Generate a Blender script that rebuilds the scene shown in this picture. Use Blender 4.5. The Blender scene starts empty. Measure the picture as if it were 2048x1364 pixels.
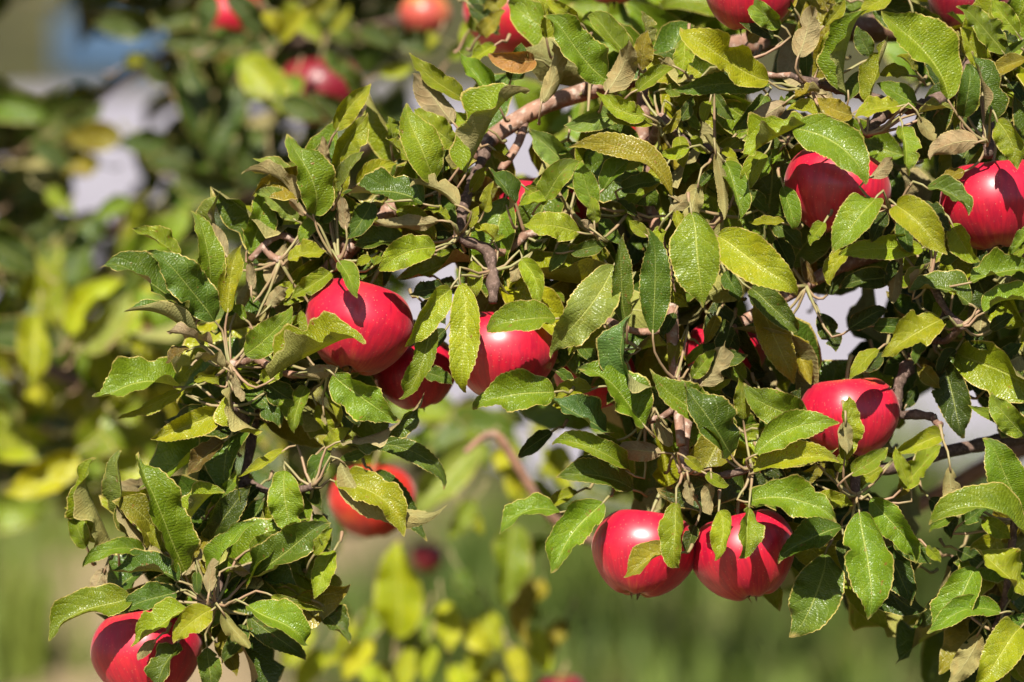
import bpy, math, random
import numpy as np
from mathutils import Vector, Matrix

random.seed(7)
rng = np.random.default_rng(7)
rad = math.radians
scene = bpy.context.scene
C = scene.collection

# ------------------------------------------------------------------ camera
D = 3.0                                   # metres to the plane of focus
TILT = rad(8.0)
CAM = Vector((0.0, -3.0, 1.75))
FWD = Vector((0, math.cos(TILT), -math.sin(TILT)))
RGT = Vector((1, 0, 0))
UPV = RGT.cross(FWD)
MMPX = 0.000328                           # metres per photograph pixel at the plane of focus
cam_d = bpy.data.cameras.new('camera')
cam = bpy.data.objects.new('camera', cam_d); C.objects.link(cam)
cam.location = CAM
cam.rotation_euler = (rad(90) - TILT, 0, 0)
cam_d.sensor_width = 36.0
cam_d.lens = 36.0 * D / (2048 * MMPX)
cam_d.clip_end = 500
cam_d.dof.use_dof = True
cam_d.dof.focus_distance = D - 0.03
cam_d.dof.aperture_fstop = 4.3
scene.camera = cam

# ------------------------------------------------------------------ sky and sun
SUN_EL, SUN_AZ = rad(50), rad(10)         # from behind the camera, a little to the left
w = bpy.data.worlds.new('World'); scene.world = w; w.use_nodes = True
nt = w.node_tree
sky = nt.nodes.new('ShaderNodeTexSky'); sky.sky_type = 'NISHITA'; sky.sun_disc = False
sky.sun_elevation = SUN_EL; sky.sun_rotation = rad(180) + SUN_AZ
bg = nt.nodes['Background']; bg.inputs['Strength'].default_value = 0.05
nt.links.new(sky.outputs[0], bg.inputs['Color'])
sun_d = bpy.data.lights.new('sun', 'SUN'); sun_d.energy = 5.0; sun_d.angle = rad(0.5)
sun_d.color = (1.0, 0.94, 0.82)
sun = bpy.data.objects.new('sun', sun_d); C.objects.link(sun)
SDIR = Vector((-math.sin(SUN_AZ) * math.cos(SUN_EL), -math.cos(SUN_AZ) * math.cos(SUN_EL), math.sin(SUN_EL)))
sun.rotation_euler = SDIR.to_track_quat('Z', 'Y').to_euler()
sun.location = (-1, -4, 6)
vs = scene.view_settings
vs.view_transform = 'Standard'; vs.look = 'None'; vs.gamma = 1.0; vs.use_curve_mapping = False
vs.exposure = 1.15
scene.render.engine = 'CYCLES'
cy = scene.cycles
cy.use_denoising = True
cy.max_bounces = 4; cy.diffuse_bounces = 2; cy.glossy_bounces = 2; cy.transmission_bounces = 3
cy.caustics_reflective = False; cy.caustics_refractive = False

def P(px, py, d=0.0):
    """photograph pixel + depth beyond the plane of focus (m) -> world point"""
    z = D + d
    return CAM + FWD * z + RGT * ((px - 1024) * MMPX * z / D) + UPV * (-(py - 682) * MMPX * z / D)

# ------------------------------------------------------------------ material helpers
class NT:
    def __init__(s, name):
        s.m = bpy.data.materials.new(name); s.m.use_nodes = True
        s.t = s.m.node_tree; s.t.nodes.clear()
        s.out = s.t.nodes.new('ShaderNodeOutputMaterial')
    def n(s, kind, **kw):
        x = s.t.nodes.new('ShaderNode' + kind)
        for k, v in kw.items(): setattr(x, k, v)
        return x
    def l(s, a, b): s.t.links.new(a, b)
    def put(s, sock, v):
        if hasattr(v, 'is_linked') or hasattr(v, 'links'): s.l(v, sock)
        else: sock.default_value = v
    def math(s, op, a, b=0.0, c=None, clamp=False):
        x = s.n('Math', operation=op, use_clamp=clamp)
        s.put(x.inputs[0], a); s.put(x.inputs[1], b)
        if c is not None: s.put(x.inputs[2], c)
        return x.outputs[0]
    def mix(s, f, a, b, bt='MIX'):
        x = s.n('Mix', data_type='RGBA', blend_type=bt)
        s.put(x.inputs[0], f); s.put(x.inputs[6], a); s.put(x.inputs[7], b)
        return x.outputs[2]
    def ramp(s, v, lo, hi, a=0.0, b=1.0):
        x = s.n('MapRange', interpolation_type='SMOOTHSTEP')
        s.put(x.inputs[0], v); x.inputs[1].default_value = lo; x.inputs[2].default_value = hi
        x.inputs[3].default_value = a; x.inputs[4].default_value = b
        return x.outputs[0]
    def noise(s, vec, scale, detail=2.0, rough=0.5, dist=0.0):
        x = s.n('TexNoise'); s.l(vec, x.inputs['Vector'])
        x.inputs['Scale'].default_value = scale; x.inputs['Detail'].default_value = detail
        x.inputs['Roughness'].default_value = rough; x.inputs['Distortion'].default_value = dist
        return x.outputs[0]

def rgba(r, g, b): return (r, g, b, 1.0)

def leaf_material(name):
    k = NT(name)
    uv = k.n('UVMap').outputs[0]
    sp = k.n('SeparateXYZ'); k.l(uv, sp.inputs[0])
    u, v = sp.outputs[0], sp.outputs[1]
    at = k.n('Attribute', attribute_name='tint'); sd = k.n('Attribute', attribute_name='seed').outputs['Fac']
    off = k.n('VectorMath', operation='ADD')
    cmb = k.n('CombineXYZ'); k.l(k.math('MULTIPLY', sd, 37.0), cmb.inputs[0]); k.l(k.math('MULTIPLY', sd, 91.0), cmb.inputs[2])
    sc = k.n('VectorMath', operation='MULTIPLY'); k.l(uv, sc.inputs[0]); sc.inputs[1].default_value = (2.0, 1.0, 1.0)
    k.l(sc.outputs[0], off.inputs[0]); k.l(cmb.outputs[0], off.inputs[1])
    vec = off.outputs[0]
    side = k.math('SUBTRACT', v, 0.5)
    av = k.math('MULTIPLY', k.math('ABSOLUTE', side), 2.0)
    half = k.math('GREATER_THAN', side, 0.0)
    wob = k.noise(vec, 3.0, 1.0)
    t = k.math('MULTIPLY', k.math('SUBTRACT', u, k.math('MULTIPLY', k.math('POWER', av, 1.3), 0.26)), 6.2)
    t = k.math('ADD', t, k.math('MULTIPLY', half, 0.45))
    t = k.math('ADD', t, k.math('MULTIPLY', wob, 0.9))
    fr = k.math('ABSOLUTE', k.math('SUBTRACT', k.math('FRACT', t), 0.5))       # 0 on a vein, .5 between
    vein = k.math('MULTIPLY', k.ramp(fr, 0.030, 0.008), k.ramp(av, 0.98, 0.80))
    mid = k.ramp(k.math('MULTIPLY', av, k.math('ADD', k.math('MULTIPLY', u, 0.9), 0.55)), 0.050, 0.022)
    veins = k.math('MAXIMUM', k.math('MULTIPLY', vein, 0.55), mid)
    vor = k.n('TexVoronoi', feature='DISTANCE_TO_EDGE'); k.l(vec, vor.inputs['Vector']); vor.inputs['Scale'].default_value = 24.0
    ret = k.ramp(vor.outputs['Distance'], 0.0, 0.12, 1.0, 0.0)
    # colour of the upper side
    n1 = k.noise(vec, 2.2, 3.0, 0.55)
    n2 = k.noise(vec, 9.0, 3.0, 0.6)
    tint = at.outputs['Color']
    up = k.mix(k.ramp(n1, 0.46, 0.72, 0.0, 0.55), tint, k.mix(1.0, tint, rgba(1.45, 1.2, 0.8), 'MULTIPLY'))
    up = k.mix(k.ramp(n2, 0.40, 0.66, 0.0, 0.42), up, k.mix(1.0, tint, rgba(0.55, 0.66, 0.6), 'MULTIPLY'))
    up = k.mix(k.math('MULTIPLY', ret, 0.20), up, k.mix(1.0, tint, rgba(1.5, 1.4, 1.6), 'MULTIPLY'))
    pale = k.mix(0.55, k.mix(1.0, tint, rgba(2.0, 1.7, 2.0), 'MULTIPLY'), rgba(0.32, 0.35, 0.09))
    up = k.mix(k.math('MULTIPLY', veins, 0.75), up, pale)
    # rust spots on some leaves
    n3 = k.noise(vec, 7.5, 2.0, 0.5)
    thr = k.math('ADD', 0.66, k.math('MULTIPLY', k.math('FRACT', k.math('MULTIPLY', sd, 7.13)), 0.12))
    spot = k.math('MULTIPLY', k.math('SUBTRACT', n3, thr), 22.0, clamp=True)
    up = k.mix(k.math('MULTIPLY', spot, 0.75), up, rgba(0.20, 0.075, 0.025))
    # thin dry rim, browner at the tip
    rimn = k.math('ADD', av, k.math('MULTIPLY', k.math('SUBTRACT', n2, 0.5), 0.10))
    rim = k.ramp(rimn, 0.935, 0.985)
    tipd = k.ramp(k.math('ADD', u, k.math('MULTIPLY', k.math('SUBTRACT', n1, 0.5), 0.25)), 0.93, 1.0)
    rim = k.math('MAXIMUM', rim, k.math('MULTIPLY', tipd, 0.8))
    up = k.mix(k.math('MULTIPLY', rim, 0.9), up, k.mix(n1, rgba(0.50, 0.46, 0.10), rgba(0.42, 0.26, 0.11)))
    # underside: felted, grey olive to mauve
    felt = k.mix(at.outputs['Alpha'], k.mix(0.55, tint, rgba(0.28, 0.28, 0.08)), rgba(0.32, 0.235, 0.145))
    felt = k.mix(k.ramp(n1, 0.42, 0.7, 0.0, 0.5), felt, k.mix(1.0, felt, rgba(1.05, 0.80, 0.68), 'MULTIPLY'))
    felt = k.mix(k.ramp(n2, 0.4, 0.7, 0.0, 0.35), felt, k.mix(1.0, felt, rgba(0.6, 0.62, 0.55), 'MULTIPLY'))
    felt = k.mix(k.math('MULTIPLY', k.math('MAXIMUM', veins, k.math('MULTIPLY', ret, 0.45)), 0.55), felt, rgba(0.46, 0.44, 0.20))
    felt = k.mix(k.math('MULTIPLY', rim, 0.7), felt, rgba(0.46, 0.38, 0.15))
    back = k.n('NewGeometry').outputs['Backfacing']
    col = k.mix(back, up, felt)
    # relief: blade swells between the veins, net of small veins
    h = k.math('MULTIPLY', k.ramp(fr, 0.0, 0.22), 0.55)
    fine = k.n('TexWave', wave_type='BANDS', bands_direction='X'); k.l(vec, fine.inputs['Vector']); fine.inputs['Scale'].default_value = 6.0
    fine.inputs['Distortion'].default_value = 5.0; fine.inputs['Detail'].default_value = 1.5; fine.inputs['Detail Scale'].default_value = 2.0
    h = k.math('ADD', h, k.math('MULTIPLY', fine.outputs['Fac'], 0.35))
    h = k.math('ADD', h, k.math('MULTIPLY', ret, -0.35))
    h = k.math('ADD', h, k.math('MULTIPLY', mid, -0.9))
    h = k.math('ADD', h, k.math('MULTIPLY', n2, 1.3))
    sgn = k.math('SUBTRACT', 1.0, k.math('MULTIPLY', back, 0.0))
    bump = k.n('Bump'); bump.inputs['Strength'].default_value = 0.8; bump.inputs['Distance'].default_value = 0.0005
    k.l(k.math('MULTIPLY', h, sgn), bump.inputs['Height'])
    b = k.n('BsdfPrincipled')
    k.l(col, b.inputs['Base Color']); k.l(bump.outputs[0], b.inputs['Normal'])
    rgh = k.math('ADD', k.math('MULTIPLY', n2, 0.22), 0.19)
    k.l(k.math('ADD', rgh, k.math('MULTIPLY', back, 0.40)), b.inputs['Roughness'])
    k.l(k.math('SUBTRACT', 0.36, k.math('MULTIPLY', back, 0.26)), b.inputs['Specular IOR Level'])
    tr = k.n('BsdfTranslucent')
    k.l(k.mix(1.0, tint, rgba(1.7, 1.5, 0.5), 'MULTIPLY'), tr.inputs['Color'])
    k.l(bump.outputs[0], tr.inputs['Normal'])
    ms = k.n('MixShader'); ms.inputs[0].default_value = 0.18
    k.l(b.outputs[0], ms.inputs[1]); k.l(tr.outputs[0], ms.inputs[2])
    k.l(ms.outputs[0], k.out.inputs['Surface'])
    return k.m

def simple_material(name, c1, c2, scale, rough=0.7, bump=0.0, detail=4.0, c3=None, spec=0.3, bdist=0.001):
    k = NT(name)
    vec = k.n('TexCoord').outputs['Object']
    n = k.noise(vec, scale, detail, 0.6)
    col = k.mix(k.ramp(n, 0.36, 0.66), rgba(*c1), rgba(*c2))
    if c3:
        n2 = k.noise(vec, scale * 3.3, 3.0, 0.6)
        col = k.mix(k.ramp(n2, 0.52, 0.66), col, rgba(*c3))
    b = k.n('BsdfPrincipled'); k.l(col, b.inputs['Base Color'])
    b.inputs['Roughness'].default_value = rough; b.inputs['Specular IOR Level'].default_value = spec
    if bump:
        bp = k.n('Bump'); bp.inputs['Strength'].default_value = bump; bp.inputs['Distance'].default_value = bdist
        k.l(k.noise(vec, scale * 2.5, 4.0, 0.7), bp.inputs['Height']); k.l(bp.outputs[0], b.inputs['Normal'])
    k.l(b.outputs[0], k.out.inputs['Surface'])
    return k.m

def apple_material():
    k = NT('apple_skin')
    tc = k.n('TexCoord').outputs['Object']
    oi = k.n('ObjectInfo')
    cmb = k.n('CombineXYZ'); k.l(k.math('MULTIPLY', oi.outputs['Random'], 13.0), cmb.inputs[0])
    ad = k.n('VectorMath', operation='ADD'); k.l(tc, ad.inputs[0]); k.l(cmb.outputs[0], ad.inputs[1])
    vec = ad.outputs[0]
    sp = k.n('SeparateXYZ'); k.l(tc, sp.inputs[0])
    # streaks run from stem to calyx: noise in (angle, height)
    ang = k.math('ARCTAN2', sp.outputs[1], sp.outputs[0])
    cs = k.n('CombineXYZ'); k.l(k.math('SINE', ang), cs.inputs[0]); k.l(k.math('COSINE', ang), cs.inputs[1]); k.l(k.math('MULTIPLY', sp.outputs[2], 6.0), cs.inputs[2])
    a2 = k.n('VectorMath', operation='ADD'); k.l(cs.outputs[0], a2.inputs[0]); k.l(cmb.outputs[0], a2.inputs[1])
    st = k.noise(a2.outputs[0], 11.0, 3.0, 0.6)
    big = k.noise(vec, 22.0, 2.0, 0.5)
    tint = oi.outputs['Color']
    col = k.mix(k.ramp(st, 0.35, 0.65, 0.0, 0.8), tint, k.mix(1.0, tint, rgba(0.62, 0.55, 0.9), 'MULTIPLY'))
    col = k.mix(k.ramp(big, 0.50, 0.75, 0.0, 0.6), col, k.mix(1.0, tint, rgba(1.1, 5.0, 1.0), 'MULTIPLY'))
    col = k.mix(k.math('MULTIPLY', k.ramp(k.math('ADD', big, k.math('MULTIPLY', st, 0.25)), 0.74, 0.90), 0.5), col, rgba(0.42, 0.14, 0.03))
    # green-yellow in the stem hollow and a little at the calyx
    hol = k.math('SQRT', k.math('ADD', k.math('POWER', sp.outputs[0], 2.0), k.math('POWER', sp.outputs[1], 2.0)))
    hn = k.math('ADD', hol, k.math('MULTIPLY', k.math('SUBTRACT', st, 0.5), 0.012))
    col = k.mix(k.math('MULTIPLY', k.ramp(hn, 0.013, 0.004), 0.7), col, rgba(0.22, 0.17, 0.03))
    low = k.ramp(k.math('ADD', sp.outputs[2], k.math('MULTIPLY', k.math('SUBTRACT', st, 0.5), 0.03)), -0.020, -0.034)
    col = k.mix(k.math('MULTIPLY', low, 0.45), col, rgba(0.30, 0.13, 0.035))
    # lenticels
    vo = k.n('TexVoronoi'); k.l(vec, vo.inputs['Vector']); vo.inputs['Scale'].default_value = 380.0
    vo.inputs['Randomness'].default_value = 1.0
    dots = k.ramp(vo.outputs['Distance'], 0.16, 0.09)
    col = k.mix(k.math('MULTIPLY', dots, 0.32), col, rgba(0.62, 0.30, 0.16))
    b = k.n('BsdfPrincipled'); k.l(col, b.inputs['Base Color'])
    wax = k.noise(vec, 60.0, 4.0, 0.65)
    k.l(k.ramp(wax, 0.3, 0.75, 0.34, 0.50), b.inputs['Roughness'])
    b.inputs['Specular IOR Level'].default_value = 0.55
    b.inputs['Coat Weight'].default_value = 0.14; b.inputs['Coat Roughness'].default_value = 0.20
    b.inputs['Sheen Weight'].default_value = 0.16; b.inputs['Sheen Roughness'].default_value = 0.35
    b.inputs['Sheen Tint'].default_value = (1.0, 0.75, 0.70, 1)
    b.inputs['Subsurface Weight'].default_value = 0.0
    bp = k.n('Bump'); bp.inputs['Strength'].default_value = 0.12; bp.inputs['Distance'].default_value = 0.0006
    k.l(k.noise(vec, 45.0, 3.0), bp.inputs['Height']); k.l(bp.outputs[0], b.inputs['Normal'])
    k.l(b.outputs[0], k.out.inputs['Surface'])
    return k.m

def ground_material():
    k = NT('orchard_ground')
    vec = k.n('TexCoord').outputs['Object']
    a = k.noise(vec, 0.55, 4.0, 0.6); b_ = k.noise(vec, 3.6, 3.0, 0.55); c = k.noise(vec, 30.0, 3.0, 0.7)
    sp = k.n('SeparateXYZ'); k.l(vec, sp.inputs[0])
    col = k.mix(k.ramp(b_, 0.42, 0.58), rgba(0.030, 0.024, 0.011), rgba(0.060, 0.062, 0.016))
    bias = k.math('ADD', a, k.math('MULTIPLY', k.math('MULTIPLY', sp.outputs[0], -0.55), k.ramp(sp.outputs[1], 7.5, 10.0, 1.0, 0.0)))      # barer earth towards the left
    col = k.mix(k.ramp(bias, 0.58, 0.76), col, k.mix(b_, rgba(0.30, 0.225, 0.13), rgba(0.20, 0.145, 0.085)))
    col = k.mix(k.ramp(c, 0.45, 0.7, 0.0, 0.4), col, rgba(0.05, 0.04, 0.02))
    p = k.n('BsdfPrincipled'); k.l(col, p.inputs['Base Color']); p.inputs['Roughness'].default_value = 0.9
    p.inputs['Specular IOR Level'].default_value = 0.15
    bp = k.n('Bump'); bp.inputs['Strength'].default_value = 0.7; bp.inputs['Distance'].default_value = 0.03
    k.l(c, bp.inputs['Height']); k.l(bp.outputs[0], p.inputs['Normal'])
    k.l(p.outputs[0], k.out.inputs['Surface'])
    return k.m

M_LEAF = leaf_material('apple_leaf')
M_PET = simple_material('petiole', (0.20, 0.19, 0.075), (0.26, 0.16, 0.10), 40, 0.5)
M_BARK = simple_material('branch_bark', (0.27, 0.145, 0.095), (0.15, 0.085, 0.06), 55, 0.65, 0.9, 5.0, (0.34, 0.25, 0.20), 0.3, 0.002)
M_DARKBARK = simple_material('spur_bark', (0.07, 0.045, 0.035), (0.13, 0.085, 0.065), 150, 0.85, 0.9, 4.0, (0.18, 0.12, 0.10), 0.2)
M_TRUNK = simple_material('trunk_bark', (0.13, 0.095, 0.075), (0.07, 0.05, 0.04), 14, 0.9, 1.0, 5.0, (0.2, 0.17, 0.14), 0.1, 0.02)
M_APPLE = apple_material()
M_CALYX = simple_material('dry_calyx', (0.10, 0.06, 0.03), (0.18, 0.11, 0.05), 300, 0.9)
M_GROUND = ground_material()
M_ROAD = simple_material('pale_gravel', (0.215, 0.20, 0.235), (0.26, 0.245, 0.28), 3.0, 0.9, 0.5, 5.0, (0.18, 0.165, 0.19), 0.2, 0.01)
M_GRASS = simple_material('grass_blades', (0.060, 0.110, 0.012), (0.130, 0.165, 0.020), 1.6, 0.6, 0, 3.0, (0.15, 0.13, 0.05))
M_BLUE = simple_material('blue_plastic', (0.045, 0.085, 0.15), (0.055, 0.10, 0.17), 6.0, 0.5, 0.1)

# ------------------------------------------------------------------ object helpers
def paint(ob, tint, seed, n=None):
    me = ob.data; n = len(me.vertices)
    a = me.attributes.new('tint', 'FLOAT_COLOR', 'POINT'); t = np.asarray(tint, dtype=np.float32)
    a.data.foreach_set('color', (np.tile(t, (n, 1)) if t.ndim == 1 else t).ravel())
    b = me.attributes.new('seed', 'FLOAT', 'POINT'); q = np.asarray(seed, dtype=np.float32)
    b.data.foreach_set('value', np.full(n, q, dtype=np.float32) if q.ndim == 0 else q)

def mesh_obj(name, verts, faces, mats, parent=None, origin=None, smooth=True, uvs=None, mat_idx=None):
    me = bpy.data.meshes.new(name)
    o0 = Vector(origin) if origin is not None else Vector((0, 0, 0))
    vv = np.asarray([tuple(v) for v in verts], dtype=float) if not isinstance(verts, np.ndarray) else verts
    vv = vv - np.array(o0)
    me.from_pydata(vv.tolist(), [], faces)
    for m in (mats if isinstance(mats, (list, tuple)) else [mats]): me.materials.append(m)
    if smooth: me.polygons.foreach_set('use_smooth', [True] * len(me.polygons))
    if mat_idx is not None: me.polygons.foreach_set('material_index', mat_idx)
    if uvs is not None:
        lay = me.uv_layers.new(name='UVMap')
        vi = np.empty(len(me.loops), dtype=np.int32); me.loops.foreach_get('vertex_index', vi)
        lay.data.foreach_set('uv', np.asarray(uvs, dtype=np.float32)[vi].ravel())
    me.update()
    ob = bpy.data.objects.new(name, me); C.objects.link(ob)
    ob['wl'] = tuple(o0)
    if parent is not None:
        ob.parent = parent; ob.location = o0 - Vector(parent['wl'])
    else: ob.location = o0
    return ob

def empty(name, loc, label, cat, group=None):
    e = bpy.data.objects.new(name, None); C.objects.link(e)
    e.location = loc; e['wl'] = tuple(loc); e['label'] = label; e['category'] = cat
    e.empty_display_size = 0.1
    if group: e['group'] = group
    return e

def spline(pts, step=0.006):
    """Catmull-Rom through points (Vector, radius) -> dense list"""
    out = []
    n = len(pts)
    for i in range(n - 1):
        p0 = pts[max(i - 1, 0)]; p1 = pts[i]; p2 = pts[i + 1]; p3 = pts[min(i + 2, n - 1)]
        L = (p2[0] - p1[0]).length
        m = max(2, int(L / step))
        for j in range(m):
            t = j / m
            def cr(a, b, c, d):
                return 0.5 * ((2 * b) + (c - a) * t + (2 * a - 5 * b + 4 * c - d) * t * t + (3 * b - a - 3 * c + d) * t ** 3)
            out.append((cr(p0[0], p1[0], p2[0], p3[0]), p1[1] + (p2[1] - p1[1]) * t))
    out.append(pts[-1])
    return out

def tube_geo(path, sides=10, knob=0.0, seed=0, voff=0):
    """path: [(Vector, r)] -> verts, faces"""
    r_ = random.Random(seed)
    vs_, fs = [], []
    n = len(path)
    t = (path[1][0] - path[0][0]).normalized()
    a = t.cross(Vector((0.3, 0.2, 1))).normalized()
    ph = [r_.uniform(0, 6.28) for _ in range(4)]
    for i, (p, r) in enumerate(path):
        t = (path[min(i + 1, n - 1)][0] - path[max(i - 1, 0)][0]).normalized()
        a = (a - t * a.dot(t)).normalized(); b = t.cross(a)
        ring = 1 + knob * (0.5 * math.sin(i * 2.1 + ph[0]) + 0.5 * math.sin(i * 0.83 + ph[1]) + r_.uniform(-.5, .5))
        for s in range(sides):
            g = 2 * math.pi * s / sides
            rr = r * ring * (1 + 0.06 * math.sin(3 * g + ph[2] + i * 0.3))
            vs_.append(p + a * (rr * math.cos(g)) + b * (rr * math.sin(g)))
    for i in range(n - 1):
        for s in range(sides):
            s2 = (s + 1) % sides
            fs.append((voff + i * sides + s, voff + i * sides + s2, voff + (i + 1) * sides + s2, voff + (i + 1) * sides + s))
    fs.append(tuple(voff + s for s in reversed(range(sides))))
    fs.append(tuple(voff + (n - 1) * sides + s for s in range(sides)))
    return vs_, fs

# ------------------------------------------------------------------ the leaf
def leaf_arrays(L, W, arch=0.5, bend=0.0, fold=0.35, curl=(0.3, 0.3), twist=0.0, wave=0.12, nu=36, nv=4, rs=None, tooth=0.011):
    rs = rs or random.Random(1)
    u = np.linspace(0, 1, nu + 1)
    pitch = arch * (0.5 - u) + 0.35 * arch * (0.25 - u ** 3)
    hk = np.clip((u - 0.7) / 0.3, 0, 1) ** 1.5; bs = np.clip((0.25 - u) / 0.25, 0, 1)
    yaw = 8 * bend * (0.5 - u) + rs.uniform(-0.75, 0.75) * hk + rs.uniform(-.3, .3) * bs
    pitch = pitch + rs.uniform(-1.1, 0.7) * hk + 0.25 * np.sin(2 * np.pi * u * rs.uniform(.7, 1.3) + rs.uniform(0, 6.28)) * arch
    dirs = np.stack([np.cos(pitch) * np.cos(yaw), np.sin(yaw), np.sin(pitch) * np.cos(yaw)], 1)
    c = np.zeros((nu + 1, 3)); c[1:] = np.cumsum((dirs[1:] + dirs[:-1]) / 2, 0) / nu
    ch = c[-1]; ex = ch / np.linalg.norm(ch)
    ey = np.array([0, 1, 0]) - ex * ex[1]; ey /= np.linalg.norm(ey); ez = np.cross(ex, ey)
    Rm = np.stack([ex, ey, ez])
    c = (c @ Rm.T) * (L / np.linalg.norm(ch)); T = dirs @ Rm.T
    Y = np.cross(np.array([0, 0, 1.0]), T); Y /= np.linalg.norm(Y, axis=1)[:, None]
    N = np.cross(T, Y)
    tw = twist * (u - 0.35)
    Y, N = Y * np.cos(tw)[:, None] + N * np.sin(tw)[:, None], N * np.cos(tw)[:, None] - Y * np.sin(tw)[:, None]
    sm = np.clip((u - 0.72) / 0.28, 0, 1); sm = sm * sm * (3 - 2 * sm)
    pw = rs.uniform(0.74, 0.92)
    f = np.sin(np.pi * np.clip(u, 0.0, 1) ** pw) ** 0.78 * (1 - 0.45 * sm)
    f = np.maximum(f, 0.012); f[-1] = 0.004
    asym = rs.uniform(0.94, 1.06)
    verts = np.zeros((nu + 1, 2 * nv + 1, 3)); uv = np.zeros((nu + 1, 2 * nv + 1, 2))
    verts[:, nv] = c; uv[:, nv] = np.stack([u, np.full_like(u, 0.5)], 1)
    env = np.sin(np.pi * np.clip(u, 0, 1)) ** 0.5
    for si, sd in enumerate((1, -1)):
        hw = W / 2 * f * (asym if sd > 0 else 2 - asym)
        if rs.random() < 0.16: hw = hw * (1 - rs.uniform(.2, .55) * np.exp(-((u - rs.uniform(.2, .9)) / rs.uniform(.02, .06)) ** 2))
        ph = rs.uniform(0, 6.28); fq = rs.uniform(1.4, 2.6); ph2 = rs.uniform(0, 6.28)
        py = np.zeros(nu + 1); pz = np.zeros(nu + 1)
        cv = curl[si] * (0.65 + 0.5 * np.sin(2 * np.pi * u * rs.uniform(0.5, 1.1) + ph2))
        for j in range(1, nv + 1):
            tm = (j - 0.5) / nv
            al = fold * (0.55 + 0.45 * env) + cv * 1.6 * tm ** 2.2
            py = py + np.cos(al) * hw / nv; pz = pz + np.sin(al) * hw / nv
            tj = j / nv
            rip = wave * W / 2 * tj ** 2 * (np.sin(2 * np.pi * fq * u + ph) + 0.45 * np.sin(2 * np.pi * fq * 2.3 * u + ph2)) * env
            q = c + Y * (sd * py)[:, None] + N * (pz + rip)[:, None]
            if j == nv:
                th = np.where(np.arange(nu + 1) % 2 == 1, 1.0, 0.0) * tooth * L * env * (0.6 + 0.8 * np.array([rs.random() for _ in range(nu + 1)]))
                q = q + Y * (sd * th)[:, None] * 0.8 + T * (th * 0.9)[:, None]
            verts[:, nv + sd * j] = q
            uv[:, nv + sd * j] = np.stack([u, np.full_like(u, 0.5 + 0.5 * sd * tj)], 1)
    faces = []
    m = 2 * nv + 1
    for i in range(nu):
        for j in range(m - 1):
            a = i * m + j
            faces.append((a, a + m, a + m + 1, a + 1))
    return verts.reshape(-1, 3), uv.reshape(-1, 2), faces

# upper-side colour (albedo; k is darkened to stand in for shade) and how mauve the felted underside is
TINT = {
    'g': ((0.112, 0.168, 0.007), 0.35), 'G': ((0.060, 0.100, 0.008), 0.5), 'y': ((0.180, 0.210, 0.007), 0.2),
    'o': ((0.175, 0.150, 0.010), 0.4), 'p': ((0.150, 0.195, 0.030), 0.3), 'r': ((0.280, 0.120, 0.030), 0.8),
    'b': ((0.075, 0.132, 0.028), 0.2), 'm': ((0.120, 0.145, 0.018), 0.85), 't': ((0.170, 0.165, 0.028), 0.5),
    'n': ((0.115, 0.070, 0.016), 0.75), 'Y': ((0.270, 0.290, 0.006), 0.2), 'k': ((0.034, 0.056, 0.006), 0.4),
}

def build_leaf(base, tip, wpx_m, roll, tint, bend=0.0, fold=None, parent=None, hub=None, rs=None, nu=36, nv=4, arch=None, name='leaf', wave=None):
    """base, tip: world points; wpx_m: apparent width in metres; roll in degrees about base->tip"""
    rs = rs or random
    dv = tip - base; L = dv.length; d = dv.normalized()
    tocam = (CAM - base).normalized()
    N = (tocam - d * tocam.dot(d)).normalized()
    ar = abs(roll)
    folded = 30 <= ar <= 78
    if folded:                                   # one half of the blade folds over the other and shows its underside
        if ar < 46: roll = math.copysign(ar + 6, roll); fold = rs.uniform(34, 42)
        else: roll = math.copysign(ar + 17, roll); fold = rs.uniform(46, 56)
    elif fold is None: fold = rs.uniform(14, 42)
    r = rad(roll); f = rad(fold)
    fac = (0.62 if ar < 46 else 0.55) if folded else max(0.5, (abs(math.cos(r + f)) + abs(math.cos(r - f))) / 2)
    W = min(max(wpx_m / fac, 0.22 * L), (0.64 if folded else 0.56) * L)
    N = Matrix.Rotation(r, 3, d) @ N
    Y = N.cross(d)
    if arch is None: arch = rs.uniform(0.15, 0.95)
    if wave is None: wave = rs.uniform(0.10, 0.38)
    vs_, uv, fs = leaf_arrays(L, W, arch, bend, f, (rs.uniform(-0.2, 0.9), rs.uniform(-0.2, 0.9)), rs.uniform(-0.7, 0.7), wave, nu, nv, rs)
    Rm = np.array([list(d), list(Y), list(N)])
    vs_ = vs_ @ Rm + np.array(base)
    nleaf = len(fs); mi = [0] * nleaf
    if hub is not None:
        h = hub - base
        back = -d * min(0.02, h.length * 0.5)
        p0 = base + d * 0.003; p3 = hub; p1 = base + back * 0.6 - N * 0.002; p2 = hub + (p1 - hub) * 0.45 + Vector((0, 0, -0.003))
        path = spline([(p0, 0.0007), (p1, 0.00085), (p2, 0.0010), (p3, 0.0014)], 0.008)
        tv, tf = tube_geo(path, 5, 0, 0, len(vs_))
        vs_ = np.vstack([vs_, np.array([tuple(x) for x in tv])]); uv = np.vstack([uv, np.full((len(tv), 2), 0.5)])
        fs = fs + tf; mi = mi + [1] * len(tf)
    ob = mesh_obj(name, vs_, fs, [M_LEAF, M_PET], parent, base, True, uv, mi)
    c, mv = TINT[tint]
    br = rs.uniform(0.82, 1.2); wm = rs.uniform(0.88, 1.14)
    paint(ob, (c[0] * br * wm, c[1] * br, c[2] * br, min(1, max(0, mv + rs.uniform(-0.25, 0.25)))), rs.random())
    return ob

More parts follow.
